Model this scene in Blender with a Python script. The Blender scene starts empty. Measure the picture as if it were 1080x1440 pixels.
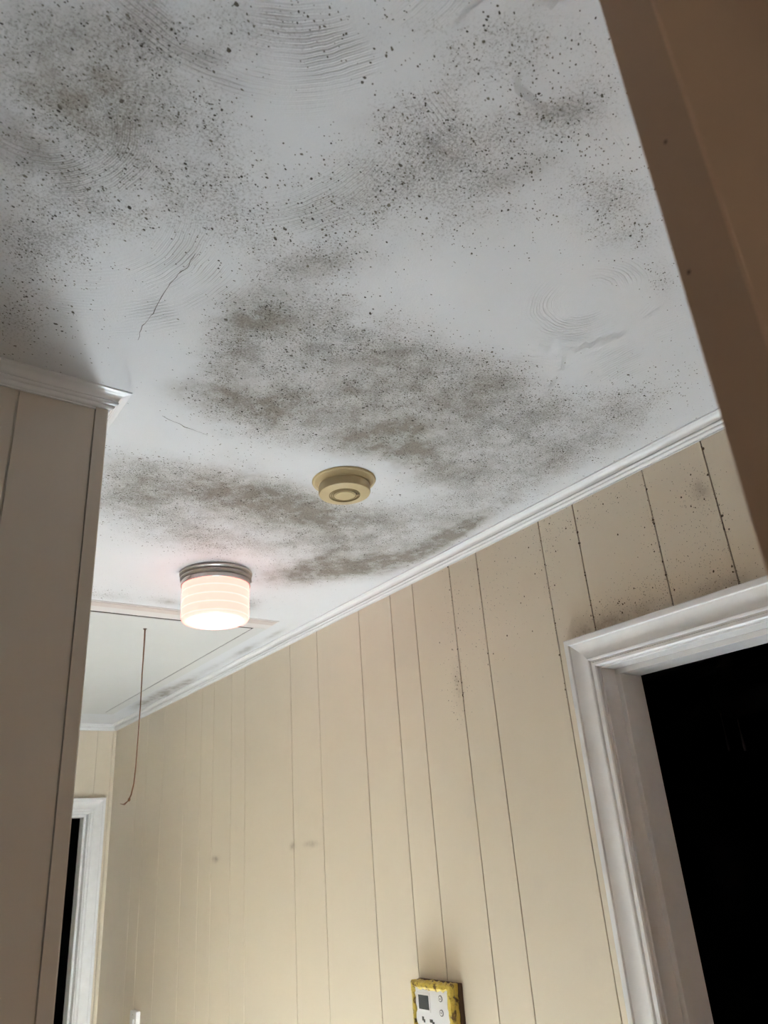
import bpy, bmesh, math, random
import numpy as np
from mathutils import Matrix, Vector

random.seed(4)
S = bpy.context.scene
COL = S.collection

# ------------------------------------------------------------------ camera
CAMZ = 1.74                     # phone held at eye height
HC = 2.44                       # ceiling
YAW, PITCH, ROLL, F = math.radians(37.16), math.radians(23.957), math.radians(-4.457), 1063.0
cy, sy, cp, sp, cr, sr = math.cos(YAW), math.sin(YAW), math.cos(PITCH), math.sin(PITCH), math.cos(ROLL), math.sin(ROLL)
fwd = Vector((sy*cp, cy*cp, sp)); rgt = Vector((cy, -sy, 0)); upv = rgt.cross(fwd)
r2 = cr*rgt + sr*upv; u2 = -sr*rgt + cr*upv
cam = bpy.data.cameras.new('camera'); co = bpy.data.objects.new('camera', cam); COL.objects.link(co)
mw = Matrix((r2, u2, -fwd)).transposed().to_4x4(); mw.translation = (0, 0, CAMZ)
co.matrix_world = mw
cam.sensor_fit = 'VERTICAL'; cam.sensor_height = 9.6; cam.sensor_width = 7.2
cam.lens = F/1440*9.6; cam.clip_start = 0.01
cam.dof.use_dof = True; cam.dof.focus_distance = 1.4; cam.dof.aperture_fstop = 2.4
S.camera = co

# ------------------------------------------------------------------ world, sun, added window fill
w = bpy.data.worlds.new('sky'); S.world = w; w.use_nodes = True
bg = w.node_tree.nodes['Background']; bg.inputs[0].default_value = (0.55, 0.72, 1.0, 1); bg.inputs[1].default_value = 1.5
SUN_E, SUN_AZ = math.radians(20), (0.438, 0.899)   # low sun through the added window behind the camera, landing on the hall floor
sun = bpy.data.lights.new('sun', 'SUN'); so = bpy.data.objects.new('sun', sun); COL.objects.link(so)
sun.energy = 500.0; sun.angle = math.radians(0.6); sun.color = (0.925, 0.965, 0.965)
n_ = math.hypot(*SUN_AZ)
sd = Vector((SUN_AZ[0]/n_*math.cos(SUN_E), SUN_AZ[1]/n_*math.cos(SUN_E), -math.sin(SUN_E)))
so.rotation_euler = sd.to_track_quat('-Z', 'Y').to_euler(); so.location = (-6, -8, 4)
def area(name, loc, direction, sx, sz, energy, colour):
    l = bpy.data.lights.new(name, 'AREA'); o = bpy.data.objects.new(name, l); COL.objects.link(o)
    l.shape = 'RECTANGLE'; l.size = sx; l.size_y = sz; l.energy = energy; l.color = colour
    o.location = loc; o.rotation_euler = Vector(direction).to_track_quat('-Z', 'Y').to_euler()
    return o
area('added_window_fill', (-0.90, -1.58, 1.48), (0, 1, -0.05), 0.36, 0.68, 3.4, (1.0, 0.91, 0.80))  # unseen lamp added at the window to brighten the near room
S.view_settings.view_transform = 'Standard'; S.view_settings.look = 'None'
S.view_settings.gamma = 1; S.view_settings.use_curve_mapping = False
S.view_settings.exposure = 0.0
S.cycles.sample_clamp_indirect = 0
S.cycles.diffuse_bounces = 4

# ------------------------------------------------------------------ pixel -> place helpers (direction only; distance from the plane touched)
def ray(x, y):
    return r2*((x-540)/F) + u2*(-(y-720)/F) + fwd
def on_ceiling(x, y):
    d = ray(x, y); k = (HC-CAMZ)/d.z; return (d.x*k, d.y*k)
def on_wall(x, y, X=1.27):
    d = ray(x, y); k = X/d.x; return (d.y*k, d.z*k+CAMZ)

# ------------------------------------------------------------------ node helpers
class NT:
    def __init__(s, name):
        s.m = bpy.data.materials.new(name); s.m.use_nodes = True
        s.t = s.m.node_tree; s.b = s.t.nodes['Principled BSDF']
    def n(s, typ, **kw):
        nd = s.t.nodes.new(typ)
        for k, v in kw.items(): setattr(nd, k, v)
        return nd
    def link(s, a, b): s.t.links.new(a, b)
    def put(s, sock, v):
        if isinstance(v, bpy.types.NodeSocket): s.link(v, sock)
        elif isinstance(v, (tuple, list)) and len(v) == 3 and sock.type == 'RGBA': sock.default_value = (*v, 1)
        else: sock.default_value = v
    def math(s, op, a, b=None, c=None, clamp=False):
        nd = s.n('ShaderNodeMath', operation=op, use_clamp=clamp)
        s.put(nd.inputs[0], a)
        if b is not None: s.put(nd.inputs[1], b)
        if c is not None: s.put(nd.inputs[2], c)
        return nd.outputs[0]
    def vmath(s, op, a, b):
        nd = s.n('ShaderNodeVectorMath', operation=op); s.put(nd.inputs[0], a); s.put(nd.inputs[1], b); return nd.outputs[0]
    def noise(s, vec, scale, detail=2.0, rough=0.5, out='Fac'):
        nd = s.n('ShaderNodeTexNoise'); s.put(nd.inputs['Vector'], vec); nd.inputs['Scale'].default_value = scale
        nd.inputs['Detail'].default_value = detail; nd.inputs['Roughness'].default_value = rough
        return nd.outputs[out]
    def voro(s, vec, scale, rnd=1.0):
        nd = s.n('ShaderNodeTexVoronoi', voronoi_dimensions='3D'); s.put(nd.inputs['Vector'], vec)
        nd.inputs['Scale'].default_value = scale; nd.inputs['Randomness'].default_value = rnd
        return nd
    def mix(s, f, a, b):
        nd = s.n('ShaderNodeMix', data_type='RGBA'); s.put(nd.inputs[0], f)
        s.put(nd.inputs[6], a); s.put(nd.inputs[7], b); return nd.outputs[2]
    def ramp(s, v, lo, hi):
        nd = s.n('ShaderNodeMapRange', interpolation_type='SMOOTHSTEP'); s.put(nd.inputs[0], v)
        s.put(nd.inputs[1], lo); s.put(nd.inputs[2], hi); return nd.outputs[0]
    def bump(s, h, strength, dist):
        nd = s.n('ShaderNodeBump'); nd.inputs['Strength'].default_value = strength; nd.inputs['Distance'].default_value = dist
        s.put(nd.inputs['Height'], h); s.link(nd.outputs[0], s.b.inputs['Normal'])
    def base(s, col, rough=0.5, metal=0.0, spec=0.5):
        s.put(s.b.inputs['Base Color'], col); s.put(s.b.inputs['Roughness'], rough)
        s.b.inputs['Metallic'].default_value = metal; s.b.inputs['Specular IOR Level'].default_value = spec
        return s.m
def plain(name, col, rough=0.5, metal=0.0, spec=0.5, var=0.06, scale=30, bump=0.0):
    t = NT(name); g = t.n('ShaderNodeNewGeometry').outputs['Position']
    n = t.noise(g, scale, 4)
    dark = tuple(c*(1-var) for c in col); lite = tuple(min(1, c*(1+var)) for c in col)
    t.base(t.mix(n, dark, lite), rough, metal, spec)
    if bump: t.bump(t.noise(g, scale*4, 3), 0.4, bump)
    return t.m

# ------------------------------------------------------------------ materials
def mat_ceiling():
    t = NT('mouldy_ceiling_paint')
    pos = t.n('ShaderNodeNewGeometry').outputs['Position']
    at = t.n('ShaderNodeAttribute', attribute_name='mould')
    sep = t.n('ShaderNodeSeparateColor'); t.link(at.outputs['Color'], sep.inputs[0])
    dens, haze, swirl = sep.outputs[0], sep.outputs[1], sep.outputs[2]
    # trowel swirls: arcs round the centres of the trowel strokes (alpha holds the radius, blue the strength)
    rd = t.math('ADD', at.outputs['Alpha'], t.math('MULTIPLY', t.noise(pos, 18, 2), 0.012))
    ring = t.math('SINE', t.math('MULTIPLY', rd, 6.283/0.0062)); ring2 = t.math('SINE', t.math('MULTIPLY', rd, 6.283/0.0027))
    rings = t.math('ADD', t.math('MULTIPLY', ring, 0.55), t.math('MULTIPLY', ring2, 0.45))
    brk = t.ramp(t.noise(pos, 13, 2), 0.38, 0.66)
    rings = t.math('MULTIPLY', rings, t.math('MULTIPLY', brk, swirl))
    # mould dots
    w2 = t.n('ShaderNodeTexNoise'); t.link(pos, w2.inputs['Vector']); w2.inputs['Scale'].default_value = 110; w2.inputs['Detail'].default_value = 1
    wp2 = t.n('ShaderNodeVectorMath', operation='MULTIPLY_ADD')
    t.link(w2.outputs['Color'], wp2.inputs[0]); wp2.inputs[1].default_value = (0.0030, 0.0030, 0); t.link(pos, wp2.inputs[2])
    patch = t.math('ADD', t.math('MULTIPLY', t.ramp(t.noise(pos, 17, 4, 0.6), 0.30, 0.72), 1.0), 0.42)
    d2 = t.math('MULTIPLY', dens, patch)
    d2 = t.math('ADD', d2, t.math('MULTIPLY', t.math('MULTIPLY', rings, dens), 0.5))
    pn = t.noise(wp2.outputs[0], 300, 3, 0.75)
    pepper = t.math('MULTIPLY', t.ramp(t.math('ADD', pn, t.math('MULTIPLY', d2, 0.10)), 0.54, 0.76), t.ramp(d2, 0.05, 0.8))
    # brown smudges
    hz = t.math('MULTIPLY', haze, t.math('ADD', 0.48, t.math('MULTIPLY', t.ramp(t.noise(pos, 26, 4, 0.65), 0.30, 0.72), 0.72)))
    hz = t.math('ADD', hz, t.math('MULTIPLY', d2, 0.13))
    hz = t.math('MULTIPLY', hz, t.math('ADD', 0.70, t.math('MULTIPLY', pn, 0.6)), clamp=True)
    base = t.mix(t.noise(pos, 3.5, 2), (0.645, 0.65, 0.66), (0.72, 0.73, 0.745))
    smud = t.mix(t.noise(pos, 7, 2), (0.165, 0.142, 0.100), (0.23, 0.190, 0.150))
    col = t.mix(t.math('MULTIPLY', hz, 0.85), base, smud)
    col = t.mix(t.math('MULTIPLY', pepper, 0.55), col, (0.12, 0.11, 0.09))
    # darker colour in the swirl grooves
    col = t.mix(t.math('MULTIPLY', t.ramp(t.math('MULTIPLY', rings, -1), 0.12, 0.65), 0.42), col, (0.22, 0.20, 0.18))
    t.base(col, 0.62, 0, 0.35)
    h = t.math('ADD', rings, t.math('MULTIPLY', pn, 0.5))
    t.bump(h, 0.75, 0.0013)
    return t.m

def gauss_sum(t, a, b, blobs):
    """sum of stain blobs over two coordinates (sockets a, b)"""
    tot = None
    for (ca, cb, ra, rb, amp) in blobs:
        da = t.math('MULTIPLY', t.math('SUBTRACT', a, ca), 1/ra); db = t.math('MULTIPLY', t.math('SUBTRACT', b, cb), 1/rb)
        e = t.math('EXPONENT', t.math('MULTIPLY', t.math('ADD', t.math('MULTIPLY', da, da), t.math('MULTIPLY', db, db)), -1))
        e = t.math('MULTIPLY', e, amp)
        tot = e if tot is None else t.math('ADD', tot, e)
    return tot

def mat_wall(name, col, blobs=None, haze=None):
    t = NT(name); pos = t.n('ShaderNodeNewGeometry').outputs['Position']
    n = t.noise(pos, 2.2, 4)
    c = t.mix(n, tuple(x*0.95 for x in col), tuple(x*1.05 for x in col))
    c = t.mix(t.math('MULTIPLY', t.ramp(t.noise(pos, 11, 5), 0.55, 0.8), 0.10), c, tuple(x*0.72 for x in col))
    if blobs:
        sp_ = t.n('ShaderNodeSeparateXYZ'); t.link(pos, sp_.inputs[0])
        h = gauss_sum(t, sp_.outputs[1], sp_.outputs[2], haze)
        h = t.math('MULTIPLY', h, t.math('ADD', 0.35, t.ramp(t.noise(pos, 40, 5, 0.65), 0.3, 0.75)), clamp=True)
        c = t.mix(t.math('MULTIPLY', h, 0.7), c, (0.20, 0.13, 0.07))
    t.base(c, 0.42, 0, 0.4)
    t.bump(t.noise(pos, 90, 4), 0.25, 0.0006)
    return t.m

BEIGE = (0.74, 0.655, 0.52)
W = 1.27
def wb(px, py, rx, ry, a):
    y0, z0 = on_wall(px, py); y1, z1 = on_wall(px+rx, py); y2, z2 = on_wall(px, py+ry)
    return (y0, z0, abs(y1-y0)+0.004, abs(z2-z0)+0.004, a)
WB = [wb(985, 700, 25, 45, 0.9), wb(1000, 780, 40, 40, 0.7), wb(920, 740, 40, 60, 0.25), wb(880, 860, 60, 22, 1.1), wb(900, 830, 50, 25, 0.5),
      wb(1010, 820, 50, 18, 0.8), wb(860, 700, 50, 10, 0.5), wb(780, 740, 40, 12, 0.45), wb(720, 800, 60, 40, 0.18), wb(690, 880, 40, 60, 0.2),
      wb(645, 960, 12, 40, 0.7), wb(640, 860, 10, 30, 0.4), wb(800, 740, 30, 10, 0.4), wb(770, 800, 12, 60, 0.4), wb(930, 780, 10, 60, 0.45)]
WHZ = [wb(870, 872, 60, 14, 0.55), wb(830, 885, 25, 10, 0.5), wb(1010, 828, 60, 10, 0.5), wb(985, 690, 8, 12, 0.6), wb(645, 965, 6, 34, 0.3),
       wb(303, 1208, 4, 2.5, 0.9), wb(411, 1190, 3, 3, 0.9), wb(437, 1187, 7, 2, 0.8)]
M = {}
M['ceiling'] = mat_ceiling()
def mat_mould():
    t = NT('black_mould'); pos = t.n('ShaderNodeNewGeometry').outputs['Position']
    t.base(t.mix(t.ramp(t.noise(pos, 45, 3), 0.35, 0.65), (0.055, 0.050, 0.040), (0.17, 0.155, 0.125)), 0.85, 0, 0.2); return t.m
M['mould'] = mat_mould()
M['mould_brown'] = plain('brown_mould', (0.10, 0.070, 0.040), 0.85, 0, 0.2, 0.3, 60)
M['wall'] = mat_wall('beige_panel_paint', BEIGE, WB, WHZ)
M['wall_plain'] = mat_wall('beige_wall_paint', BEIGE)
M['partition'] = mat_wall('beige_paint_in_shade', (0.60, 0.535, 0.45))  # the beige darkened: some of this face's shade put into the colour
M['room_wall'] = mat_wall('brown_room_paint', (0.22, 0.15, 0.10))
M['trim'] = plain('white_gloss_trim', (0.81, 0.815, 0.815), 0.20, 0, 0.5, 0.05, 12, 0.0003)
M['trim_dirty'] = plain('white_trim_worn', (0.84, 0.84, 0.835), 0.34, 0, 0.5, 0.08, 25, 0.0003)
M['brown_edge'] = plain('brown_edge_shade', (0.56, 0.35, 0.21), 0.6, 0, 0.3, 0.06, 9)  # free edge coloured darker to offset the extra light it catches
M['brown'] = plain('brown_stained_wood', (0.72, 0.45, 0.265), 0.55, 0, 0.3, 0.07, 9, 0.0003)
M['dark'] = plain('unlit_room_dark', (0.008, 0.012, 0.016), 0.8, 0, 0.1)  # near-black colour stands in for the darkness of the unlit rooms
M['darker'] = plain('dark_fan', (0.02, 0.03, 0.032), 0.8, 0, 0.1)  # near-black for fan body, bowl and blades
M['floor'] = plain('grey_vinyl_floor', (0.40, 0.43, 0.47), 0.5, 0, 0.4, 0.15, 6)
M['nickel'] = plain('brushed_nickel', (0.46, 0.44, 0.42), 0.28, 1.0, 0.5, 0.1, 40)
M['detector'] = plain('yellowed_plastic', (0.50, 0.40, 0.22), 0.42, 0, 0.5, 0.05, 30)
M['detector_ring'] = plain('dark_ring', (0.24, 0.18, 0.08), 0.6)  # dark brown rings drawn on so the face grooves read
M['detector_dark'] = plain('dark_vent', (0.05, 0.045, 0.03), 0.7)
M['hatch'] = plain('white_hatch_paint', (0.62, 0.62, 0.60), 0.5, 0, 0.4, 0.05, 5)
M['pale_wood'] = plain('pale_wood_trim', (0.70, 0.665, 0.64), 0.5, 0, 0.4, 0.05, 20)
M['pinkish'] = plain('bare_white_wood_trim', (0.62, 0.54, 0.50), 0.5, 0, 0.4, 0.1, 20)
M['black'] = plain('black_gap', (0.02, 0.018, 0.015), 0.9)
M['cord'] = plain('brown_cord', (0.22, 0.11, 0.06), 0.8, 0, 0.2, 0.25, 150)
M['plastic_white'] = plain('white_plastic', (0.80, 0.80, 0.81), 0.35, 0, 0.5, 0.03)
M['lcd'] = plain('grey_lcd', (0.045, 0.055, 0.06), 0.25, 0, 0.5, 0.1)
M['print'] = plain('dark_print', (0.09, 0.09, 0.09), 0.6)
M['mid_print'] = plain('mid_grey_print', (0.24, 0.24, 0.25), 0.6)
M['pale_print'] = plain('grey_print', (0.45, 0.45, 0.46), 0.6)
M['backing'] = plain('dark_brown_backing', (0.09, 0.045, 0.02), 0.7)
M['stain'] = plain('mould_line', (0.14, 0.13, 0.12), 0.8)
def mat_tape():
    t = NT('yellow_tape'); pos = t.n('ShaderNodeNewGeometry').outputs['Position']
    f = t.ramp(t.noise(pos, 75, 4), 0.52, 0.66)
    t.base(t.mix(f, (0.66, 0.50, 0.09), (0.13, 0.07, 0.015)), 0.4, 0, 0.5)
    t.bump(t.noise(pos, 130, 3), 0.9, 0.003); return t.m
M['tape'] = mat_tape()
def mat_groove():
    t = NT('groove_paint'); pos = t.n('ShaderNodeNewGeometry').outputs['Position']
    s_ = t.n('ShaderNodeSeparateXYZ'); t.link(pos, s_.inputs[0])
    far = t.ramp(s_.outputs[1], 1.75, 2.25)             # further down the hall the cream stands for highlights on thick paint
    v = t.mix(t.ramp(t.noise(pos, 25, 4), 0.4, 0.65), (0.26, 0.17, 0.085), (0.07, 0.04, 0.02))
    t.base(t.mix(far, v, (0.74, 0.66, 0.52)), 0.6); return t.m
M['groove'] = mat_groove()
def mat_shade(name, strength, banded):
    t = NT(name)
    if banded:
        tc = t.n('ShaderNodeTexCoord').outputs['Object']; s_ = t.n('ShaderNodeSeparateXYZ'); t.link(tc, s_.inputs[0])
        w_ = t.math('PINGPONG', t.math('ADD', s_.outputs[2], 0.0330), 0.01125)
        edge = t.math('SUBTRACT', 1.0, t.ramp(w_, 0.0008, 0.0028))
        col = t.mix(edge, (2.5, 0.72, 0.59), (2.7, 0.90, 0.76))
    else:
        v = t.voro(t.n('ShaderNodeTexCoord').outputs['Object'], 90)
        col = t.mix(v.outputs['Distance'], (1, 0.97, 1.0), (0.80, 0.72, 0.80))
    t.base((0.25, 0.22, 0.21), 0.25); t.put(t.b.inputs['Emission Color'], col); t.b.inputs['Emission Strength'].default_value = strength
    return t.m
M['shade'] = mat_shade('pink_white_glass_shade', 1.0, True)
M['shade_bottom'] = mat_shade('frosted_glass_bottom', 1.3, False)

# ------------------------------------------------------------------ mesh helpers
def link(name, me, mat, parent=None, loc=None):
    o = bpy.data.objects.new(name, me); COL.objects.link(o)
    if mat is not None and not me.materials: me.materials.append(mat)
    if parent is not None: o.parent = parent
    if loc is not None: o.location = loc
    return o
def fin(name, bm, mat, parent=None, smooth=None, loc=None):
    bmesh.ops.recalc_face_normals(bm, faces=bm.faces[:])
    me = bpy.data.meshes.new(name); bm.to_mesh(me); bm.free()
    if smooth is not None:
        for p in me.polygons: p.use_smooth = True
        me.set_sharp_from_angle(angle=math.radians(smooth))
    return link(name, me, mat, parent, loc)
def bx(bm, x0, x1, y0, y1, z0, z1, bev=0.0):
    r = bmesh.ops.create_cube(bm, size=1.0)
    for v in r['verts']:
        v.co = Vector(((x0+x1)/2 + v.co.x*(x1-x0), (y0+y1)/2 + v.co.y*(y1-y0), (z0+z1)/2 + v.co.z*(z1-z0)))
    if bev:
        es = list({e for v in r['verts'] for e in v.link_edges})
        bmesh.ops.bevel(bm, geom=es, offset=bev, segments=2, affect='EDGES', profile=0.6)
def box(name, mat, *a, parent=None, bev=0.0):
    bm = bmesh.new(); bx(bm, *a, bev=bev); return fin(name, bm, mat, parent)
def prism(bm, ring0, ring1):
    a = [bm.verts.new(p) for p in ring0]; b = [bm.verts.new(p) for p in ring1]; n = len(a)
    for i in range(n): bm.faces.new((a[i], a[(i+1) % n], b[(i+1) % n], b[i]))
    bm.faces.new(a); bm.faces.new(b[::-1])
def sweep(name, mat, prof, A, B, U, V, ka=0.0, kb=0.0, parent=None):
    """moulding: profile (u, v) along U, V swept from A to B; ka/kb shift each end by k*u (mitre)"""
    A, B, U, V = Vector(A), Vector(B), Vector(U), Vector(V); T = (B-A).normalized()
    bm = bmesh.new()
    prism(bm, [A + U*u + V*v - T*(ka*u) for u, v in prof], [B + U*u + V*v + T*(kb*u) for u, v in prof])
    return fin(name, bm, mat, parent, smooth=35)
def lathe(bm, prof, cx=0, cy_=0, seg=48):
    rings = []
    for r, z in prof:
        if r < 1e-6: rings.append([bm.verts.new((cx, cy_, z))])
        else: rings.append([bm.verts.new((cx+r*math.cos(2*math.pi*i/seg), cy_+r*math.sin(2*math.pi*i/seg), z)) for i in range(seg)])
    for a, b in zip(rings, rings[1:]):
        for i in range(seg):
            j = (i+1) % seg
            if len(a) == 1: bm.faces.new((a[0], b[i], b[j]))
            elif len(b) == 1: bm.faces.new((a[i], b[0], a[j]))
            else: bm.faces.new((a[i], b[i], b[j], a[j]))
def tube(bm, pts, rad, seg=8):
    rings = []
    for i, p in enumerate(pts):
        p = Vector(p); t = (Vector(pts[min(i+1, len(pts)-1)]) - Vector(pts[max(i-1, 0)])).normalized()
        a = t.orthogonal().normalized() if abs(t.z) < 0.9 else Vector((1, 0, 0)); a = (a - t*a.dot(t)).normalized(); b = t.cross(a)
        r = rad[i] if isinstance(rad, (list, tuple)) else rad
        rings.append([bm.verts.new(p + a*r*math.cos(2*math.pi*k/seg) + b*r*math.sin(2*math.pi*k/seg)) for k in range(seg)])
    for r0, r1 in zip(rings, rings[1:]):
        for k in range(seg): bm.faces.new((r0[k], r0[(k+1) % seg], r1[(k+1) % seg], r1[k]))
    bm.faces.new(rings[0]); bm.faces.new(rings[-1][::-1])
def struct(o, label=None):
    o['kind'] = 'structure'
    if label: o['label'] = label
    return o
def tag(o, label, cat, group=None):
    o['label'] = label; o['category'] = cat
    if group: o['group'] = group
    return o
def empty(name, loc=(0, 0, 0)):
    o = bpy.data.objects.new(name, None); COL.objects.link(o); o.location = loc; o.empty_display_size = 0.05
    return o

# ------------------------------------------------------------------ plan of the place (metres; camera stands at 0, 0)
XL, YB = -2.5, -1.6             # left and back walls of the room the camera stands in
PX, PY = 0.2785, 1.082          # outside corner of the partition that starts the hall
YE = 4.175                      # end wall of the hall
D1 = dict(y0=0.25, y1=0.985, z=2.045)     # clear opening of the door in the right wall
D2 = dict(x0=0.42, x1=1.165, z=2.004)     # clear opening of the door in the end wall
TH = 0.112

# floor
struct(box('floor', M['floor'], XL-0.1, 3.6, YB-0.1, 6.2, -0.1, 0.0), 'grey vinyl floor, below the view')

# ceiling: finer where it is seen, carrying the mould map
def ceiling():
    xs = np.concatenate([np.linspace(XL-0.1, -0.2, 12)[:-1], np.arange(-0.2, 1.29, 0.010), [W+TH]])
    ys = np.concatenate([np.linspace(YB-0.1, 0.05, 10)[:-1], np.arange(0.05, YE+0.01, 0.010), [YE+TH]])
    X, Y = np.meshgrid(xs, ys)
    D = np.zeros_like(X); H = np.zeros_like(X); C = np.ones_like(X); SW = np.full_like(X, 0.35)
    def gauss(px, py, rx, ry, ang):
        x0, y0 = on_ceiling(px, py)
        xa, ya = on_ceiling(px+1, py); xb, yb = on_ceiling(px, py+1)
        J = np.array([[xa-x0, xb-x0], [ya-y0, yb-y0]])
        a = math.radians(ang); R = np.array([[math.cos(a), -math.sin(a)], [math.sin(a), math.cos(a)]])
        L = J @ R @ np.diag([rx, ry]); Ci = np.linalg.inv(L @ L.T)
        dx, dy = X-x0, Y-y0
        return np.exp(-(Ci[0, 0]*dx*dx + 2*Ci[0, 1]*dx*dy + Ci[1, 1]*dy*dy))
    #        px   py   rx   ry  ang  dots  smudge
    blobs = [(60, 60, 190, 120, 0, .55, .36), (70, 200, 130, 80, 0, .50, .40), (235, 210, 110, 90, 20, .75, .22), (150, 130, 120, 70, 0, .45, .18),  # first blob, top left: mould smudge deepened for the shade of that corner
             (230, 40, 150, 60, 0, .45, .16), (420, 45, 150, 35, 5, .30, .04), (300, 80, 40, 15, 0, .6, .15), (310, 190, 70, 60, 0, .5, .05),
             (200, 290, 150, 60, 0, .60, .06), (60, 320, 70, 50, 0, .6, .10), (110, 350, 70, 40, 0, .4, .0), (30, 400, 70, 80, 0, .7, .12), (80, 470, 60, 40, 0, .6, .10),
             (680, 40, 150, 50, 0, .40, .02), (720, 90, 110, 45, 0, .62, .06), (790, 165, 90, 40, -15, .75, .14), (800, 155, 35, 12, -10, .5, .30),
             (735, 240, 50, 22, -20, .85, .28), (650, 215, 120, 70, 0, .60, .08), (600, 160, 90, 90, 0, .45, .03), (850, 280, 70, 60, 0, .80, .08),
             (880, 330, 60, 40, -20, .55, .05), (930, 400, 25, 30, 0, .85, .12), (660, 310, 90, 40, -20, .6, .08), (590, 190, 60, 60, 0, .4, .02),
             (480, 290, 140, 60, -15, .55, .08), (490, 360, 60, 25, 0, .85, .24), (420, 375, 50, 20, 0, .7, .28), (380, 330, 90, 50, 0, .5, .03), (560, 270, 90, 40, -20, .45, .03),
             (375, 440, 75, 38, -8, .75, .52), (320, 480, 60, 50, -20, .65, .22), (310, 510, 45, 40, 0, .6, .22), (460, 480, 130, 55, 5, .85, .20), (265, 552, 45, 14, 12, .5, .55), (340, 568, 80, 24, 14, .75, .55),
             (430, 560, 130, 40, 3, .75, .38), (390, 600, 90, 28, 5, .8, .25), (520, 500, 130, 55, 10, .85, .20), (640, 520, 90, 40, 8, .95, .22), (690, 545, 60, 25, 0, .95, .28),
             (560, 555, 140, 40, 0, .75, .20), (530, 618, 70, 26, -8, .65, .72), (575, 640, 50, 28, 15, .7, .60), (500, 630, 60, 14, 0, .5, .45), (640, 600, 110, 45, 0, .80, .26), (730, 580, 90, 40, 0, .75, .12),
             (800, 575, 90, 35, -20, .60, .05), (860, 600, 80, 30, -25, .75, .10), (700, 650, 110, 36, -15, .85, .24), (780, 650, 80, 20, -26, .8, .25), (640, 660, 60, 28, 0, .8, .22), (900, 565, 60, 25, -25, .4, .02), (720, 700, 60, 16, -28, .7, .22),
             (180, 660, 60, 28, 0, .80, .22), (240, 680, 90, 30, 5, .95, .30), (330, 690, 90, 26, 8, .95, .42), (180, 705, 50, 20, 0, .85, .34), (300, 715, 130, 26, 0, .85, .24),
             (410, 705, 80, 32, 10, .95, .55), (470, 730, 80, 22, 0, .90, .50), (250, 745, 80, 22, 8, .8, .15), (400, 760, 110, 26, 0, .75, .16), (560, 745, 110, 28, -12, .80, .28), (640, 715, 70, 20, -20, .55, .15), (290, 770, 70, 20, 0, .5, .05), (480, 765, 60, 14, 0, .6, .12),
             (450, 803, 62, 15, -4, .65, .72), (400, 812, 40, 12, 0, .55, .35), (510, 797, 50, 13, -6, .7, .68), (570, 785, 45, 12, -22, .65, .72), (600, 770, 34, 9, -27, .35, .45), (625, 757, 42, 10, -29, .45, .80), (658, 740, 26, 8, -32, .3, .80), (520, 785, 60, 10, -10, .4, .35), (450, 785, 40, 5, -20, .3, .45),
             (350, 850, 16, 10, 0, .6, .35), (170, 840, 50, 6, 6, .55, .05), (235, 846, 18, 4, 8, .6, .45), (140, 838, 30, 5, 0, .4, .0),
             (228, 976, 26, 6, -22, .5, .95), (200, 990, 16, 5, -18, .4, .60), (262, 960, 16, 4, -25, .4, .55), (345, 914, 18, 3.5, -26, .4, .60), (385, 893, 16, 2.5, -28, .3, .45), (300, 938, 30, 3, -26, .2, .25)]
    for px, py, rx, ry, an, d, h in blobs:
        g = gauss(px, py, rx, ry, an); D += g*d*0.88; H += g*h*1.12
    clear = [(490, 670, 78, 32, 0, .95), (425, 150, 90, 55, 0, .75), (180, 520, 90, 50, 20, .8), (170, 600, 70, 34, 0, .95), (240, 620, 60, 22, 10, .8), (560, 90, 70, 40, 0, .5),
             (760, 440, 150, 55, -5, .85), (850, 490, 110, 50, -15, .85), (640, 420, 110, 40, 0, .6), (200, 800, 100, 24, 0, .85), (230, 480, 60, 60, 0, .7), (270, 420, 60, 40, 0, .6), (420, 655, 60, 18, 0, .7), (450, 845, 100, 12, -15, .9)]
    for px, py, rx, ry, an, k in clear: C *= 1 - k*np.minimum(1, 1.15*gauss(px, py, rx, ry, an))
    D += 0.10*(Y < 2.05)*(Y > 0.0); D *= C; H *= C**0.8
    SW = np.zeros_like(X); RD = np.zeros_like(X)
    # stroke centre (px), radius and width of the band of arcs (m), middle of the arc (px), strength
    for cx, cy2, mx, my, rw, aw, k in [(400, -260, 420, 55, .06, .16, 1.0), (45, 150, 85, 245, .04, .09, .95), (80, 270, 215, 420, .055, .13, .95), (825, 420, 840, 455, .035, .12, .6),
                                   (330, 120, 470, 305, .05, .12, .55), (720, 300, 880, 110, .05, .09, .75), (640, 640, 700, 520, .04, .10, .5), (1050, 640, 870, 510, .06, .10, .5),
                                   (560, 360, 580, 470, .03, .08, .4), (300, 620, 330, 500, .03, .07, .5), (760, 60, 640, 130, .04, .10, .45), (300, 900, 300, 700, .03, .2, .35), (560, 900, 520, 770, .03, .15, .4)]:
        c0 = np.array(on_ceiling(cx, cy2)) if cy2 > -100 else np.array(on_ceiling(cx, 0)) + (np.array(on_ceiling(cx, 0))-np.array(on_ceiling(cx, -cy2)))*0.55
        m0 = np.array(on_ceiling(mx, my)); r0 = np.linalg.norm(m0-c0)
        r = np.hypot(X-c0[0], Y-c0[1]); along = np.hypot(X-m0[0], Y-m0[1])
        win = min(1, k*1.15)*np.exp(-((r-r0)/(rw*1.25))**4)*np.exp(-(along/(aw*1.15))**4)
        up = win > SW; SW = np.where(up, win, SW); RD = np.where(up, r, RD)
    D *= (Y > -0.1); nx, ny = len(xs), len(ys)
    verts = np.stack([X.ravel(), Y.ravel(), np.full(X.size, HC)], 1)
    idx = np.arange(nx*ny).reshape(ny, nx)
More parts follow.
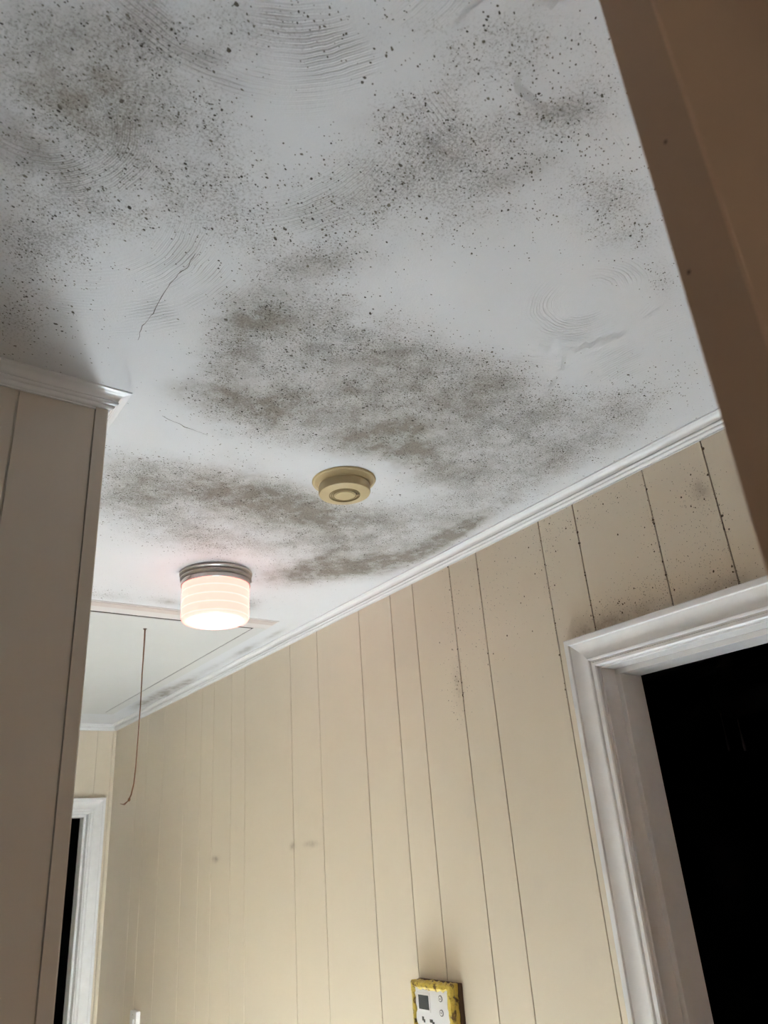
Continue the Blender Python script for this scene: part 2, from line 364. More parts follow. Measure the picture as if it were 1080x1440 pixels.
    faces = np.stack([idx[:-1, :-1].ravel(), idx[1:, :-1].ravel(), idx[1:, 1:].ravel(), idx[:-1, 1:].ravel()], 1)   # faces down
    me = bpy.data.meshes.new('ceiling'); me.from_pydata(verts.tolist(), [], faces.tolist())
    a = me.color_attributes.new('mould', 'FLOAT_COLOR', 'POINT')
    buf = np.stack([np.minimum(D, 1.5).ravel(), np.minimum(H, 1).ravel(), SW.ravel(), RD.ravel()], 1).astype(np.float32)
    a.data.foreach_set('color', buf.ravel())
    o = struct(link('ceiling', me, M['ceiling']), 'white swirl-trowelled ceiling spotted with black and brown mould')
    # the single mould colonies: small irregular flat spots, far too many to count, thick where the map is dense
    from mathutils import noise
    rg = np.random.default_rng(11); V, Fc = [], []
    gx, gy = xs, ys
    def look(A, x, y): return A[min(len(gy)-1, int(np.searchsorted(gy, y))), min(len(gx)-1, int(np.searchsorted(gx, x)))]
    n = 0
    for x, y in zip(rg.uniform(-0.02, 1.245, 150000), 0.12+(2.2-0.12)*rg.random(150000)):
        d = look(D, x, y)
        if d < 0.02: continue
        cl = noise.fractal(Vector((x*22, y*22, 3.1)), 1.0, 2.0, 3)              # colonies clump
        cl2 = noise.noise(Vector((x*70, y*70, 8.0)))
        p = d*max(0.04, 0.50+0.85*cl+0.5*cl2)*0.80
        if rg.random() > p: continue
        big = rg.random()
        r = 0.00042+0.0008*rg.random()**1.6
        if big < 0.07: r = 0.0010+0.0007*rg.random()
        if big < 0.006 and d > 0.2: r = 0.0017+0.0008*rg.random()
        if d < 0.15: r *= 0.8
        k = 7 if r > 0.001 else 5; a0 = rg.uniform(0, 6.28); el = 1+rg.random()*0.5; ax = rg.uniform(-0.5, 0.5)+0.4
        b = len(V); ca, sa = math.cos(ax), math.sin(ax)
        for i in range(k):
            t = a0+6.2832*i/k; rr = r*(0.75+0.5*rg.random()); u, v = rr*math.cos(t)*el, rr*math.sin(t)/el**0.5
            V.append((x+u*ca-v*sa, y+u*sa+v*ca, HC-0.00012-0.00002*(n % 3)))
        Fc.append(tuple(range(b+k-1, b-1, -1))); n += 1
    me = bpy.data.meshes.new('mould_spots'); me.from_pydata(V, [], Fc)
    m = link('mould_spots', me, M['mould'], o); m['kind'] = 'stuff'
    return o
ceil = ceiling()
box('ceiling_slab', M['black'], XL-0.1, W+TH, YB-0.1, YE+TH, HC+0.004, HC+0.06, parent=ceil)

# hairline cracks in the plaster
def crack(pts):
    bm = bmesh.new()
    P = [on_ceiling(*p) for p in pts]; Q = []
    for (x0, y0), (x1, y1) in zip(P, P[1:]):
        for k in range(4):
            f = k/4; Q.append((x0+(x1-x0)*f+random.uniform(-.0012, .0012), y0+(y1-y0)*f+random.uniform(-.0012, .0012), HC-0.0002))
    Q.append((*P[-1], HC-0.0002))
    tube(bm, Q, [0.0006*random.uniform(.3, 1.2) for _ in Q], 5)
    fin('crack', bm, M['stain'], ceil)
crack([(275, 357), (262, 377), (248, 388), (232, 408), (215, 440), (200, 458), (194, 478)])
crack([(228, 585), (260, 600), (292, 612)])

# ---- right wall: backing with the door hole, boards on it
GROOVES = [r*W for r in (0.10, 0.24, 0.40, 0.517, 0.6240, 0.7722, 0.8551, 1.0276, 1.1120, 1.2384, 1.3224, 1.4525, 1.6495, 1.7923, 2.068, 2.160, 2.290, 2.385, 2.520, 2.7227, 2.8907, 2.9907)]
GAP = 0.0014
BT = 0.0045                     # board thickness; backing face lies that much behind the wall face
bm = bmesh.new()
o1, o2, oz = D1['y0']-0.02, D1['y1']+0.02, D1['z']+0.02
bx(bm, W+BT, W+TH, YB-0.1, o1, 0, HC); bx(bm, W+BT, W+TH, o2, YE+0.1, 0, HC); bx(bm, W+BT, W+TH, o1, o2, oz, HC)
wall_right = struct(fin('wall_right', bm, M['groove']), 'beige vertical board panelling with dark grooves, mould near the ceiling')
edges = [YB] + [g for g in GROOVES] + [YE-0.012]
for a, b in zip(edges, edges[1:]):
    a2, b2 = a+GAP, b-GAP
    p, q_ = o1-0.04, o2+0.04; zb = oz+0.04
    if b2 <= p or a2 >= q_: poly = [(a2, 0), (b2, 0), (b2, HC), (a2, HC)]
    elif a2 >= p and b2 <= q_: poly = [(a2, zb), (b2, zb), (b2, HC), (a2, HC)]
    elif a2 < p: poly = [(a2, 0), (p, 0), (p, zb), (b2, zb), (b2, HC), (a2, HC)]
    else: poly = [(a2, zb), (q_, zb), (q_, 0), (b2, 0), (b2, HC), (a2, HC)]
    bm = bmesh.new(); prism(bm, [(W, y, z) for y, z in poly], [(W+BT, y, z) for y, z in poly])
    fin('board', bm, M['wall'], wall_right)

# single mould spots on the boards and along the grooves (uncountable)
rg = np.random.default_rng(5); V, Fc = [], []
def spot(y, z, r):
    k = 6; b = len(V); a0 = rg.uniform(0, 6.28)
    for i in range(k):
        t = a0-6.2832*i/k; rr = r*(0.7+0.6*rg.random()); V.append((W-0.00015, y+rr*math.cos(t), z+rr*math.sin(t)*1.15))
    Fc.append(tuple(range(b, b+k)))
for (cy_, cz, ry, rz, am) in WB:
    for _ in range(int(10+am*900*min(1, ry*rz*90))):
        y, z = rg.normal(cy_, ry*0.75), rg.normal(cz, rz*0.75)
        if z > HC-0.03 or y > YE or (z < 2.118 and y < 1.066) or z < 0.2: continue
        u = rg.random(); spot(y, z, 0.0004+0.0005*u*u if rg.random() > 0.035 else 0.0012+0.0008*u)
for gi, (z0, z1, n) in {0.517*W: (2.12, 2.40, 26), 0.6240*W: (2.12, 2.41, 30), 0.7722*W: (2.12, 2.41, 22), 0.8551*W: (2.0, 2.41, 26), 1.0276*W: (2.2, 2.41, 8), 1.1120*W: (2.0, 2.41, 26)}.items():
    for _ in range(n):
        u = rg.random(); spot(gi+rg.normal(0, 0.0016), rg.uniform(z0, z1), 0.0007+0.0022*u**3)
me = bpy.data.meshes.new('mould_spots'); me.from_pydata(V, [], Fc)
link('mould_spots', me, M['mould_brown'], wall_right)['kind'] = 'stuff'

# ---- end wall of the hall
bm = bmesh.new()
e1, e2, ez = D2['x0']-0.02, D2['x1']+0.02, D2['z']+0.02
bx(bm, PX-TH, e1, YE+BT, YE+TH, 0, HC); bx(bm, e2, W+BT, YE+BT, YE+TH, 0, HC); bx(bm, e1, e2, YE+BT, YE+TH, ez, HC)
wall_end = struct(fin('wall_end', bm, M['groove']), 'narrow beige panelled wall at the end of the hall')
for a, b, zb in ((PX, 0.40, 0), (0.40, 0.62, ez), (0.62, 0.80, ez), (0.80, 1.02, ez), (1.02, 1.178, ez), (1.178, W-0.001, None)):
    bm = bmesh.new()
    if zb is None: bx(bm, e2, b, YE, YE+BT, 0, HC); bx(bm, a+GAP, e2, YE, YE+BT, ez, HC)
    else: bx(bm, a+GAP, b-GAP, YE, YE+BT, zb, HC, bev=0.0011)
    fin('board', bm, M['wall_plain'], wall_end)

# ---- partition: face towards the camera, boards and corner strip
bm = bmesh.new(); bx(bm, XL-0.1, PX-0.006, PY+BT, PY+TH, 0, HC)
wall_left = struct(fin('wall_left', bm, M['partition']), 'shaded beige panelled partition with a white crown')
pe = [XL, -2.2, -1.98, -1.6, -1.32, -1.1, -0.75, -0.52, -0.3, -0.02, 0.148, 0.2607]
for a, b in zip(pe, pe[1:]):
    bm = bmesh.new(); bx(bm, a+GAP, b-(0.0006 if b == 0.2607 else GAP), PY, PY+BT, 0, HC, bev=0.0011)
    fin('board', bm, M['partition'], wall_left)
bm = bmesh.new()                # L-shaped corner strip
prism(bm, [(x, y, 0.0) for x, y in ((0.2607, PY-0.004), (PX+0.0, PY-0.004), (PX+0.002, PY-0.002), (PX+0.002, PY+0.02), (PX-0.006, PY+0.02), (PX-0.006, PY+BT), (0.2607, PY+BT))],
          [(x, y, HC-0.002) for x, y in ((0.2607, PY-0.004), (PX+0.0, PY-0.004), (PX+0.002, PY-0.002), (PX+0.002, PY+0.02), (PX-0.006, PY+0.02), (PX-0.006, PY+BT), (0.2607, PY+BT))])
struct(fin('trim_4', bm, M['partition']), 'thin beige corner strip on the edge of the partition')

# ---- hall's left wall (round the corner from the camera)
struct(box('wall_hall', M['wall_plain'], PX-TH, PX-0.006, PY+TH, YE+TH, 0, HC), 'beige wall of the hall behind the partition')

# ---- the room the camera stands in
RW = dict(x0=-1.10, x1=-0.70, z0=1.10, z1=1.87)  # unseen opening, placed and sized to aim the sun at the hall floor
bm = bmesh.new()
for (a, b, c, d) in ((XL-0.1, RW['x0'], 0, HC), (RW['x1'], W+TH, 0, HC), (RW['x0'], RW['x1'], 0, RW['z0']), (RW['x0'], RW['x1'], RW['z1'], HC)):
    bx(bm, a, b, YB-0.1, YB, c, d)
struct(fin('wall_back', bm, M['room_wall']), 'brown wall behind the camera')
struct(box('wall_side', M['room_wall'], XL-0.1, XL, YB, PY, 0, HC), 'brown side wall out of view')
w2 = struct(empty('added_window_1', ((RW['x0']+RW['x1'])/2, YB, RW['z0'])), 'white window added behind the camera to let the sun in')
bm = bmesh.new()
for (a, b, c, d) in ((RW['x0'], RW['x0']+.02, RW['z0'], RW['z1']), (RW['x1']-.02, RW['x1'], RW['z0'], RW['z1']), (RW['x0']+.02, RW['x1']-.02, RW['z0'], RW['z0']+.02), (RW['x0']+.02, RW['x1']-.02, RW['z1']-.02, RW['z1'])):
    bx(bm, a, b, YB-0.09, YB-0.06, c, d)
f = fin('window_frame', bm, M['trim'], w2); f.matrix_parent_inverse = Matrix.Translation(-w2.location)

# ---- crown mouldings (u = out from the wall, v = down from the ceiling)
c_ = 0.0295
cove = [(0.0265 - 0.0130*math.sin(a), 0.0040 + 0.0100*(1-math.cos(a))) for a in np.linspace(0, math.pi/2, 8)]
bead = [(0.0105 + 0.0040*math.cos(a), 0.0172 + 0.0032*math.sin(a)) for a in np.linspace(-1.2, 1.4, 7)]
ogee = [(0.0030 + 0.0066*math.cos(a), 0.0222 + 0.0050*math.sin(a)) for a in np.linspace(-0.3, math.pi/2, 6)]
CROWN = [(0, -0.001), (c_, -0.001), (c_, 0.0028), (0.0275, 0.0036)] + cove + bead + [(0.0085, 0.0210)] + ogee + [(0.0030, 0.0295), (0, 0.0295)]
Dn = (0, 0, -1)
struct(sweep('trim_1', M['trim'], CROWN, (W, YB, HC), (W, YE, HC), (-1, 0, 0), Dn, 0, -1), 'glossy white crown moulding along the panelled wall')
struct(sweep('trim_2', M['trim'], CROWN, (W, YE, HC), (PX, YE, HC), (0, -1, 0), Dn, -1, -1), 'white crown moulding across the end of the hall')
struct(sweep('trim_3', M['trim'], CROWN, (XL, PY, HC), (PX, PY, HC), (0, -1, 0), Dn, 0, 1), 'white crown moulding on the partition')
struct(sweep('trim_5', M['trim'], CROWN, (PX, PY, HC), (PX, YE, HC), (1, 0, 0), Dn, 1, -1), 'white crown moulding round the partition corner')
# quarter-round strip in the far corner
q = [(0, 0)] + [(0.016*math.cos(a), 0.016*math.sin(a)) for a in np.linspace(0, math.pi/2, 7)]
struct(sweep('trim_6', M['wall_plain'], q, (W, YE, 0), (W, YE, HC-0.03), (-1, 0, 0), (0, -1, 0)), 'cream quarter-round strip in the far corner')

# ---- door casings (u = away from the opening, v = out from the wall)
CASING = [(0, -0.004), (0, 0.008), (0.0025, 0.0105), (0.008, 0.0105), (0.0095, 0.0085), (0.0125, 0.0085), (0.0145, 0.0125), (0.0175, 0.0135)] + \
         [(0.020 + 0.033*f, 0.0120 - 0.0035*math.sin(math.pi*f) + 0.0045*f) for f in np.linspace(0, 1, 7)] + \
         [(0.0545, 0.0205), (0.0580, 0.0215), (0.0640, 0.0215), (0.0665, 0.0190), (0.0665, -0.004)]
def doorway(name, label, wall, lo, hi, z, face, depth, scale=1.0):
    """wall 'x': hole in the wall x = face, lo..hi along y; wall 'y': hole in the wall y = face, lo..hi along x"""
    d = struct(empty(name, (face, (lo+hi)/2, 0) if wall == 'x' else ((lo+hi)/2, face, 0)), label)
    inv = Matrix.Translation(-d.location)
    def P(a, out, zz): return Vector((face-out, a, zz)) if wall == 'x' else Vector((a, face-out, zz))
    al = P(1, 0, 0)-P(0, 0, 0); ou = P(0, 1, 0)-P(0, 0, 0); rv = 0.004
    prof = [(u*scale, v) for u, v in CASING]
    L = []
    L.append(sweep('casing_leg', M['trim_dirty'], prof, P(hi+rv, 0, 0), P(hi+rv, 0, z+rv), al, ou, 0, 1, d))
    L.append(sweep('casing_leg', M['trim_dirty'], prof, P(lo-rv, 0, 0), P(lo-rv, 0, z+rv), -al, ou, 0, 1, d))
    L.append(sweep('casing_head', M['trim_dirty'], prof, P(lo-rv, 0, z+rv), P(hi+rv, 0, z+rv), (0, 0, 1), ou, 1, 1, d))
    def bb(nm, a0, a1, o0, o1_, z0, z1):
        p, q_ = P(a0, o0, z0), P(a1, o1_, z1)
        bm = bmesh.new(); bx(bm, min(p.x, q_.x), max(p.x, q_.x), min(p.y, q_.y), max(p.y, q_.y), z0, z1, bev=0.0012)
        L.append(fin(nm, bm, M['trim_dirty'], d))
    bb('jamb', hi, hi+0.018, -depth, 0.0, 0, z+0.018); bb('jamb', lo-0.018, lo, -depth, 0.0, 0, z+0.018)
    bb('head_jamb', lo, hi, -depth, 0.0, z, z+0.018)
    s0 = -0.042
    bb('door_stop', hi-0.011, hi, -depth, s0, 0, z-0.011); bb('door_stop', lo, lo+0.011, -depth, s0, 0, z-0.011)
    bb('head_stop', lo, hi, -depth, s0, z-0.011, z)
    for o in L: o.matrix_parent_inverse = inv
    return d
doorway('door_1', 'white door frame with moulded casing opening into a dark room', 'x', D1['y0'], D1['y1'], D1['z'], W, TH)
doorway('door_2', 'white door frame at the end of the hall, opening dark', 'y', D2['x0'], D2['x1'], D2['z'], YE, TH, 1.07)

# dark rooms behind the two openings
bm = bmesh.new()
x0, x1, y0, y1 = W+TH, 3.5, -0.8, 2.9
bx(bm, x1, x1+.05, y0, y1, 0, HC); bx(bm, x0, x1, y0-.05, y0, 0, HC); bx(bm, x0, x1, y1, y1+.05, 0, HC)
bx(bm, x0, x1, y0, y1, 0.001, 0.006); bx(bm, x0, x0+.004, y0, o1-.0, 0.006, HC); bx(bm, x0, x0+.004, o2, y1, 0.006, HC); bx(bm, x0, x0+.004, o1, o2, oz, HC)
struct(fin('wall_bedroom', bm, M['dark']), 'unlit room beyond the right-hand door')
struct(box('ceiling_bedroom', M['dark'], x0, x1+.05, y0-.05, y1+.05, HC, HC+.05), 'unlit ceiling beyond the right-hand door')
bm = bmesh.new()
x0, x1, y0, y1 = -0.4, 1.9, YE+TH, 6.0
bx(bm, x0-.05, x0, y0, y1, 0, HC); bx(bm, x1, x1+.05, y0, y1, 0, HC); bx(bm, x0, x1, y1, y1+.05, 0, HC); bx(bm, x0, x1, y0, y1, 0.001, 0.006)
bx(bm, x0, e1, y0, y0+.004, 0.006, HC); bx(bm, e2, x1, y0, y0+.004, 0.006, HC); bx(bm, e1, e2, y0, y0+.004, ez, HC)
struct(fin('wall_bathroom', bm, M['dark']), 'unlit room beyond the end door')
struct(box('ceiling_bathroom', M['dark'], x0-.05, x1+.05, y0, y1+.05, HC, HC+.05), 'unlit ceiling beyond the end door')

# ---- brown door leaf standing open beside the camera
leaf = struct(empty('door_3', (0.322, 0.153, 0)), 'brown wooden door leaf standing open, seen edge on, out of focus')
leaf.rotation_euler = (0, 0, math.radians(-12))      # local x runs from the free edge to the hinges, local -y faces the camera
bm = bmesh.new(); bx(bm, 0, 0.93, -0.035, 0, 0.01, HC-0.045, bev=0.0025)
fin('door_panel', bm, M['brown'], leaf, smooth=30)
bm = bmesh.new(); bx(bm, -0.0006, 0.0, -0.0325, -0.0003, 0.012, HC-0.047); fin('edge_shade', bm, M['brown_edge'], leaf)
ux, uy = math.cos(math.radians(-12)), math.sin(math.radians(-12))
for (px, py) in ((937, 200), (970, 383)):
    d = ray(px, py); k = (0.322*ux + 0.153*uy)/(d.x*ux + d.y*uy); c = d*k      # hits the plane of the free edge
    yl = -(c.x-0.322)*uy + (c.y-0.153)*ux
    bm = bmesh.new(); r = bmesh.ops.create_uvsphere(bm, u_segments=12, v_segments=6, radius=0.0028)
    for v in r['verts']: v.co = Vector((v.co.x*0.25, yl+v.co.y, c.z+CAMZ+v.co.z))
    fin('screw', bm, M['backing'], leaf, smooth=60)

# ------------------------------------------------------------------ things
def kids(root, objs):
    for o in objs: o.matrix_parent_inverse = Matrix.Identity(4)

# attic hatch with trim strips
HX0, HX1, HY0, HY1 = 0.455, 1.100, 2.221, 3.800
h = tag(empty('attic_hatch', (0, 0, HC)), 'white attic hatch panel set in the ceiling beyond the lamp', 'hatch')
bm = bmesh.new(); bx(bm, HX0+0.004, HX1-0.002, HY0+0.005, HY1-0.003, -0.0030, -0.0005, bev=0.0006); fin('panel', bm, M['hatch'], h)
bm = bmesh.new(); bx(bm, HX0-0.004, HX1+0.0022, HY0-0.004, HY1+0.0012, -0.0016, -0.0002); fin('gap_shadow', bm, M['black'], h)  # flat black strip painting in the shadow gap round the panel
bm = bmesh.new(); bx(bm, HX0-0.05, 1.148, 2.122, HY0-0.004, -0.0019, -0.0002); fin('trim_strip', bm, M['pale_wood'], h)
bm = bmesh.new(); bx(bm, HX0-0.05, 1.143, 2.130, 2.166, -0.0032, -0.0018, bev=0.0005); fin('trim_strip', bm, M['pinkish'], h)
bm = bmesh.new(); bx(bm, HX1+0.003, HX1+0.048, HY0-0.003, HY1+0.05, -0.0024, -0.0002, bev=0.0006); fin('trim_strip', bm, M['hatch'], h)
bm = bmesh.new(); bx(bm, HX0-0.05, HX1+0.002, HY1+0.002, HY1+0.05, -0.0024, -0.0002, bev=0.0006); fin('trim_strip', bm, M['hatch'], h)
bm = bmesh.new(); bx(bm, HX0-0.05, HX0-0.005, HY0-0.001, HY1+0.001, -0.0024, -0.0002, bev=0.0006); fin('trim_strip', bm, M['hatch'], h)

# pull cord
CX, CY = 0.7825, 2.345
cord = tag(empty('pull_cord', (CX, CY, HC-0.003)), 'thin brown pull cord with a frayed end hanging from attic hatch', 'cord')
zt = -0.0
pts = [(0, 0, 0.0), (0.0004, 0.0, -0.05), (-0.0004, 0.001, -0.14), (0.0006, 0.002, -0.24), (-0.0005, 0.004, -0.34), (-0.001, 0.007, -0.42), (-0.003, 0.010, -0.47), (-0.008, 0.013, -0.500), (-0.014, 0.016, -0.515)]
bm = bmesh.new(); tube(bm, pts, [0.0026, 0.0023, 0.0017, 0.0016, 0.0016, 0.0017, 0.0019, 0.0021, 0.0024], 8); fin('string', bm, M['cord'], cord, smooth=60)
bm = bmesh.new(); r = bmesh.ops.create_icosphere(bm, subdivisions=2, radius=0.0042)
for v in r['verts']: v.co = Vector((v.co.x-0.012, v.co.y+0.015, v.co.z*1.3-0.512))
fin('knot', bm, M['cord'], cord, smooth=60)
for k in range(4):
    bm = bmesh.new(); tube(bm, [(-0.014, 0.016, -0.515), (-0.020-0.002*k, 0.018+0.002*(k-1.5), -0.521-0.0012*k), (-0.026-0.003*k, 0.020+0.003*(k-1.5), -0.528+0.002*k)], [0.0016, 0.0013, 0.0005], 6)
    fin('frayed_strand', bm, M['cord'], cord, smooth=60)
bm = bmesh.new(); lathe(bm, [(0, 0.0005), (0.006, 0.0005), (0.006, -0.001), (0.0028, -0.0025), (0, -0.0025)], seg=16); fin('grommet', bm, M['backing'], cord)

# ceiling lamp
LXc, LYc = 0.779, 1.788
lamp = tag(empty('ceiling_lamp', (LXc, LYc, HC)), 'round flush ceiling lamp with pink-white banded glass shade and nickel rim, lit', 'lamp')
bm = bmesh.new(); lathe(bm, [(0, -0.0005), (0.0925, -0.0005), (0.0950, -0.003), (0.0950, -0.007), (0.0915, -0.0105), (0.0880, -0.0115), (0.0885, -0.0130), (0.0925, -0.0145), (0.0935, -0.018), (0.0915, -0.0220), (0.0885, -0.0235), (0.0890, -0.0250), (0.0905, -0.0265), (0.0905, -0.036), (0.0890, -0.037), (0.0880, -0.036), (0.0880, -0.027), (0.084, -0.024), (0.084, -0.01), (0, -0.01)], seg=72)
fin('rim', bm, M['nickel'], lamp, smooth=30)
bm = bmesh.new()
prof = [(0.0815, -0.028), (0.0850, -0.0300)]
z = -0.033
for k in range(4):
    prof += [(0.0858, z), (0.0872, z-0.002), (0.0872, z-0.0175), (0.0858, z-0.0205)]; z -= 0.0225
prof += [(0.0860, -0.1245), (0.0835, -0.1290), (0.0790, -0.1312), (0.0740, -0.1300)]
lathe(bm, prof, seg=72); fin('glass_shade', bm, M['shade'], lamp, smooth=50)
bm = bmesh.new()
lathe(bm, [(0.0745, -0.1295), (0.0700, -0.1310), (0.0655, -0.1345), (0.050, -0.1360), (0.049, -0.1372), (0.034, -0.1382), (0.033, -0.1392), (0.017, -0.1398), (0, -0.1400)], seg=72)
fin('glass_bottom', bm, M['shade_bottom'], lamp, smooth=30)
for a in (200, 320, 80):
    ca, sa = math.cos(math.radians(a)), math.sin(math.radians(a))
    bm = bmesh.new(); tube(bm, [(ca*0.086, sa*0.086, -0.0310), (ca*0.0915, sa*0.0915, -0.0310), (ca*0.0945, sa*0.0945, -0.0310), (ca*0.0960, sa*0.0960, -0.0310)], [0.002, 0.002, 0.0045, 0.0035], 10)
    fin('thumb_screw', bm, M['nickel'], lamp, smooth=40)

# smoke detector
det = tag(empty('smoke_detector', (0.784, 1.163, HC)), 'round yellowed smoke detector on the ceiling amid the mould', 'detector')
bm = bmesh.new(); lathe(bm, [(0, -0.0003), (0.0655, -0.0003), (0.0660, -0.002), (0.0645, -0.0045), (0.0605, -0.0050), (0.0570, -0.0085), (0.0548, -0.0125), (0, -0.0125)], seg=64); fin('mounting_plate', bm, M['detector'], det, smooth=35)
bm = bmesh.new(); lathe(bm, [(0.0515, -0.0120), (0.0515, -0.0165), (0.0530, -0.0175), (0.0535, -0.0275), (0.0520, -0.0310), (0.0490, -0.0322), (0.0320, -0.0335), (0.0305, -0.0325), (0.0290, -0.0325), (0.0280, -0.0335), (0.0265, -0.0335), (0.0255, -0.0325), (0.0240, -0.0325), (0.0230, -0.0338), (0, -0.0342)], seg=64)
fin('cover', bm, M['detector'], det, smooth=35)
for rr in (0.0312, 0.0275, 0.0235):
    bm = bmesh.new(); lathe(bm, [(rr-0.0009, -0.0326), (rr-0.0009, -0.0344), (rr+0.0009, -0.0342), (rr+0.0009, -0.0326)], seg=48); fin('ring_groove', bm, M['detector_ring'], det, smooth=35)
bm = bmesh.new(); lathe(bm, [(0.0200, -0.0338), (0.0200, -0.0350), (0.0190, -0.0358), (0, -0.0362)], seg=40); fin('test_button', bm, M['detector'], det, smooth=35)
for k in range(5):
    a = math.radians(-5 - k*11); ca, sa = math.cos(a-0.55), math.sin(a-0.55)
    bm = bmesh.new()
    t0 = Vector((-sa, ca, 0)); r0 = Vector((ca, sa, 0)); c0 = r0*0.0272 + Vector((0, 0, -0.0333))
    prism(bm, [c0+r0*s*0.0042+t0*u*0.0011+Vector((0, 0, 0.0006)) for s, u in ((-1, -1), (1, -1), (1, 1), (-1, 1))], [c0+r0*s*0.0042+t0*u*0.0011+Vector((0, 0, -0.0006)) for s, u in ((-1, -1), (1, -1), (1, 1), (-1, 1))])
    fin('vent_slot', bm, M['detector_dark'], det)

# thermostat (x points out of the wall towards -X)
TY0, TY1, TZ0, TZ1 = 1.532, 1.668, 1.325, 1.448
th = tag(empty('thermostat', (W, (TY0+TY1)/2, TZ0)), 'white digital thermostat wrapped in crumpled yellow tape on the panelled wall', 'thermostat')
inv = Matrix.Translation(-th.location)
P_ = []
bm = bmesh.new(); bx(bm, W-0.010, W, TY0-0.010, TY1+0.006, TZ0-0.006, TZ1+0.006, bev=0.002); P_.append(fin('wall_plate', bm, M['backing'], th))
bm = bmesh.new(); bx(bm, W-0.030, W-0.010, TY0, TY1, TZ0, TZ1, bev=0.004); P_.append(fin('body', bm, M['plastic_white'], th, smooth=40))
# tape: crumpled ring wrapped over the edges
bm = bmesh.new(); rnd = random.Random(3)
N = 72
def perim(f, off):
    y0, y1, z0, z1 = TY0-off, TY1+off, TZ0-off, TZ1+off
    L1, L2 = y1-y0, z1-z0; s = f*2*(L1+L2)
    if s < L1: return (y0+s, z1)
    s -= L1
    if s < L2: return (y1, z1-s)
    s -= L2
    if s < L1: return (y1-s, z0)
    return (y0, z0+(s-L1))
rings = []
for i in range(N):
    ins = -0.006-rnd.random()*0.007; o_ = 0.003+rnd.random()*0.004
    row = []
    for off, xx in ((ins, 0.0308), (ins*0.5, 0.0325+rnd.random()*0.003), (o_*0.6, 0.032+rnd.random()*0.002), (o_+0.002, 0.024+rnd.random()*0.004), (o_*0.7, 0.018), (o_+0.001, 0.0105+rnd.random()*0.002)):
        y_, z_ = perim(i/N, off); row.append(bm.verts.new((W-xx, y_, z_)))
    rings.append(row)
for a, b in zip(rings, rings[1:]+rings[:1]):
    for k in range(5): bm.faces.new((a[k], b[k], b[k+1], a[k+1]))
t_ = fin('yellow_tape', bm, M['tape'], th, smooth=25); P_.append(t_)
m_ = t_.modifiers.new('solid', 'SOLIDIFY'); m_.thickness = 0.0008
XF = W-0.0302
bm = bmesh.new(); bx(bm, XF-0.0008, XF+0.001, 1.606, 1.652, 1.394, 1.431, bev=0.0004); P_.append(fin('screen_bezel', bm, M['plastic_white'], th))
bm = bmesh.new(); bx(bm, XF-0.0014, XF, 1.6105, 1.6475, 1.3985, 1.4265); P_.append(fin('screen', bm, M['lcd'], th))
for zc in (1.4245, 1.397):
    def disc(nm, r0, r1, mat, d):
        bm = bmesh.new(); n = 28
        for i in range(n):
            a, b = 2*math.pi*i/n, 2*math.pi*(i+1)/n
            vs = [(XF-d, 1.567+r*math.cos(t), zc+r*math.sin(t)) for r, t in ((r0, a), (r1, a), (r1, b), (r0, b))]
            bm.faces.new([bm.verts.new(v) for v in vs])
        bmesh.ops.remove_doubles(bm, verts=bm.verts[:], dist=1e-6)
        g = bmesh.ops.extrude_face_region(bm, geom=bm.faces[:])
        for v in g['geom']:
            if isinstance(v, bmesh.types.BMVert): v.co.x += d
        return fin(nm, bm, mat, th)
    ring_ = disc('button_ring', 0.0046, 0.0068, M['mid_print'], 0.0009)
    but_ = disc('button', 0.0001, 0.0044, M['plastic_white'], 0.0016); P_.append(but_); ring_.parent = but_
    up = 1 if zc > 1.41 else -1
    bm = bmesh.new(); tri = [(-0.0022, -0.0016*up), (0.0022, -0.0016*up), (0, 0.0020*up)]
    prism(bm, [(XF-0.0020, 1.567+a, zc+b) for a, b in tri], [(XF-0.0012, 1.567+a, zc+b) for a, b in tri]); fin('arrow_mark', bm, M['print'], but_)
for (ya, yb, za, zb) in ((1.634, 1.640, 1.376, 1.384), (1.630, 1.635, 1.373, 1.379), (1.602, 1.612, 1.375, 1.381), (1.596, 1.603, 1.372, 1.377)):
    bm = bmesh.new(); bx(bm, XF-0.0006, XF+0.0005, ya, yb, za, zb); P_.append(fin('printed_mark', bm, M['print'], th))
bm = bmesh.new(); bx(bm, XF-0.0005, XF+0.0005, 1.612, 1.645, 1.4375, 1.4395); P_.append(fin('printed_line', bm, M['pale_print'], th))
for o in P_: o.matrix_parent_inverse = inv

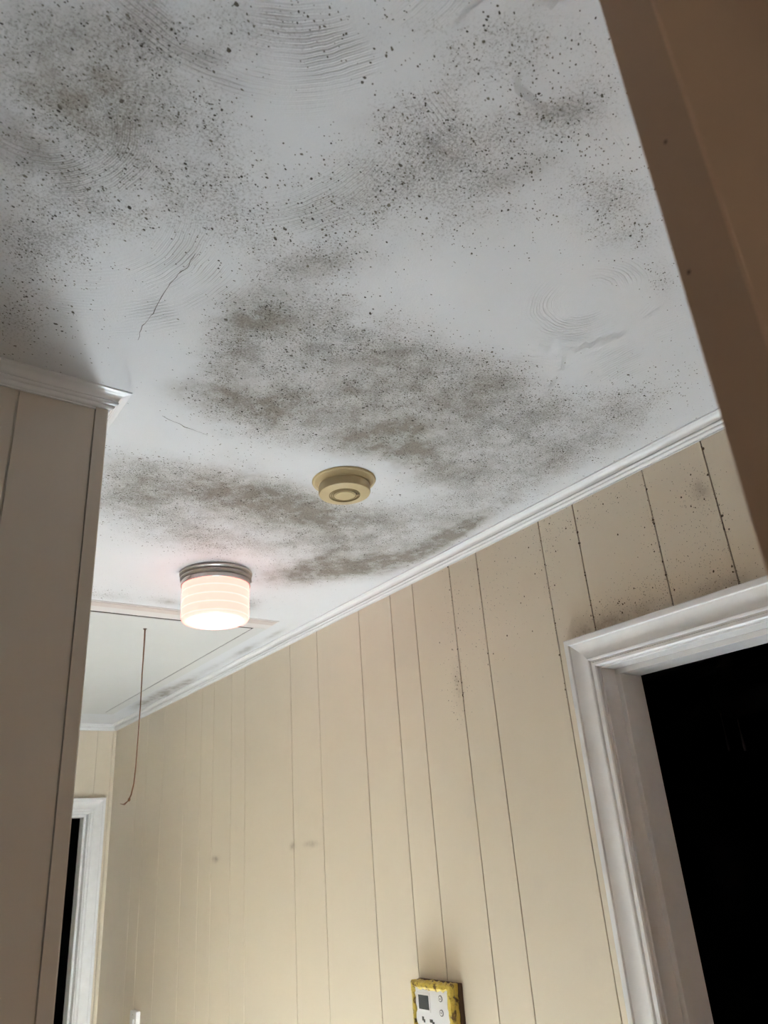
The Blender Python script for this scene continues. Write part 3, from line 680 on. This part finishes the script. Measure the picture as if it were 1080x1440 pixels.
# light switch low on the wall near the far corner
sw = tag(empty('light_switch', (W, 3.62, 1.10)), 'white light switch box on the panelled wall near the far corner', 'switch')
inv = Matrix.Translation(-sw.location); P_ = []
bm = bmesh.new(); bx(bm, W-0.018, W, 3.582, 3.658, 1.085, 1.205, bev=0.003); P_.append(fin('plate', bm, M['plastic_white'], sw, smooth=40))
bm = bmesh.new(); bx(bm, W-0.0225, W-0.0175, 3.605, 3.635, 1.112, 1.178, bev=0.0015); P_.append(fin('rocker', bm, M['plastic_white'], sw, smooth=40))
for z0 in (1.097, 1.193):
    bm = bmesh.new(); tube(bm, [(W-0.0175, 3.62, z0), (W-0.019, 3.62, z0)], 0.0025, 10); P_.append(fin('screw', bm, M['nickel'], sw))
for o in P_: o.matrix_parent_inverse = inv

# ceiling fan, barely visible in the unlit room
fan = tag(empty('ceiling_fan', (2.62, 1.46, HC)), 'dark ceiling fan with pull chains in the unlit room beyond the doorway', 'fan')
bm = bmesh.new(); lathe(bm, [(0, 0), (0.06, 0), (0.055, -0.03), (0.02, -0.05), (0.012, -0.05), (0.012, -0.14), (0, -0.14)], seg=32); fin('downrod', bm, M['darker'], fan, smooth=40)
bm = bmesh.new(); lathe(bm, [(0, -0.14), (0.06, -0.14), (0.11, -0.17), (0.115, -0.22), (0.08, -0.25), (0, -0.25)], seg=32); fin('motor_housing', bm, M['darker'], fan, smooth=40)
bm = bmesh.new(); lathe(bm, [(0.07, -0.25), (0.10, -0.27), (0.105, -0.31), (0.08, -0.35), (0.04, -0.37), (0, -0.375)], seg=32); fin('light_bowl', bm, M['plastic_white'] if False else M['darker'], fan, smooth=40)
for k in range(5):
    a = math.radians(72*k+20); R = Matrix.Rotation(a, 4, 'Z') @ Matrix.Rotation(math.radians(11), 4, 'X')
    bm = bmesh.new(); bx(bm, 0.12, 0.56, -0.065, 0.065, -0.004, 0.004, bev=0.003)
    for v in bm.verts: v.co = R @ v.co + Vector((0, 0, -0.215))
    fin('blade', bm, M['darker'], fan)
for k in (-1, 1):
    bm = bmesh.new(); tube(bm, [(0.05*k, 0.06, -0.25), (0.05*k, 0.062, -0.40), (0.05*k, 0.062, -0.46), (0.05*k, 0.062, -0.475)], [0.0015, 0.0015, 0.005, 0.004], 8); fin('pull_chain', bm, M['nickel'], fan)
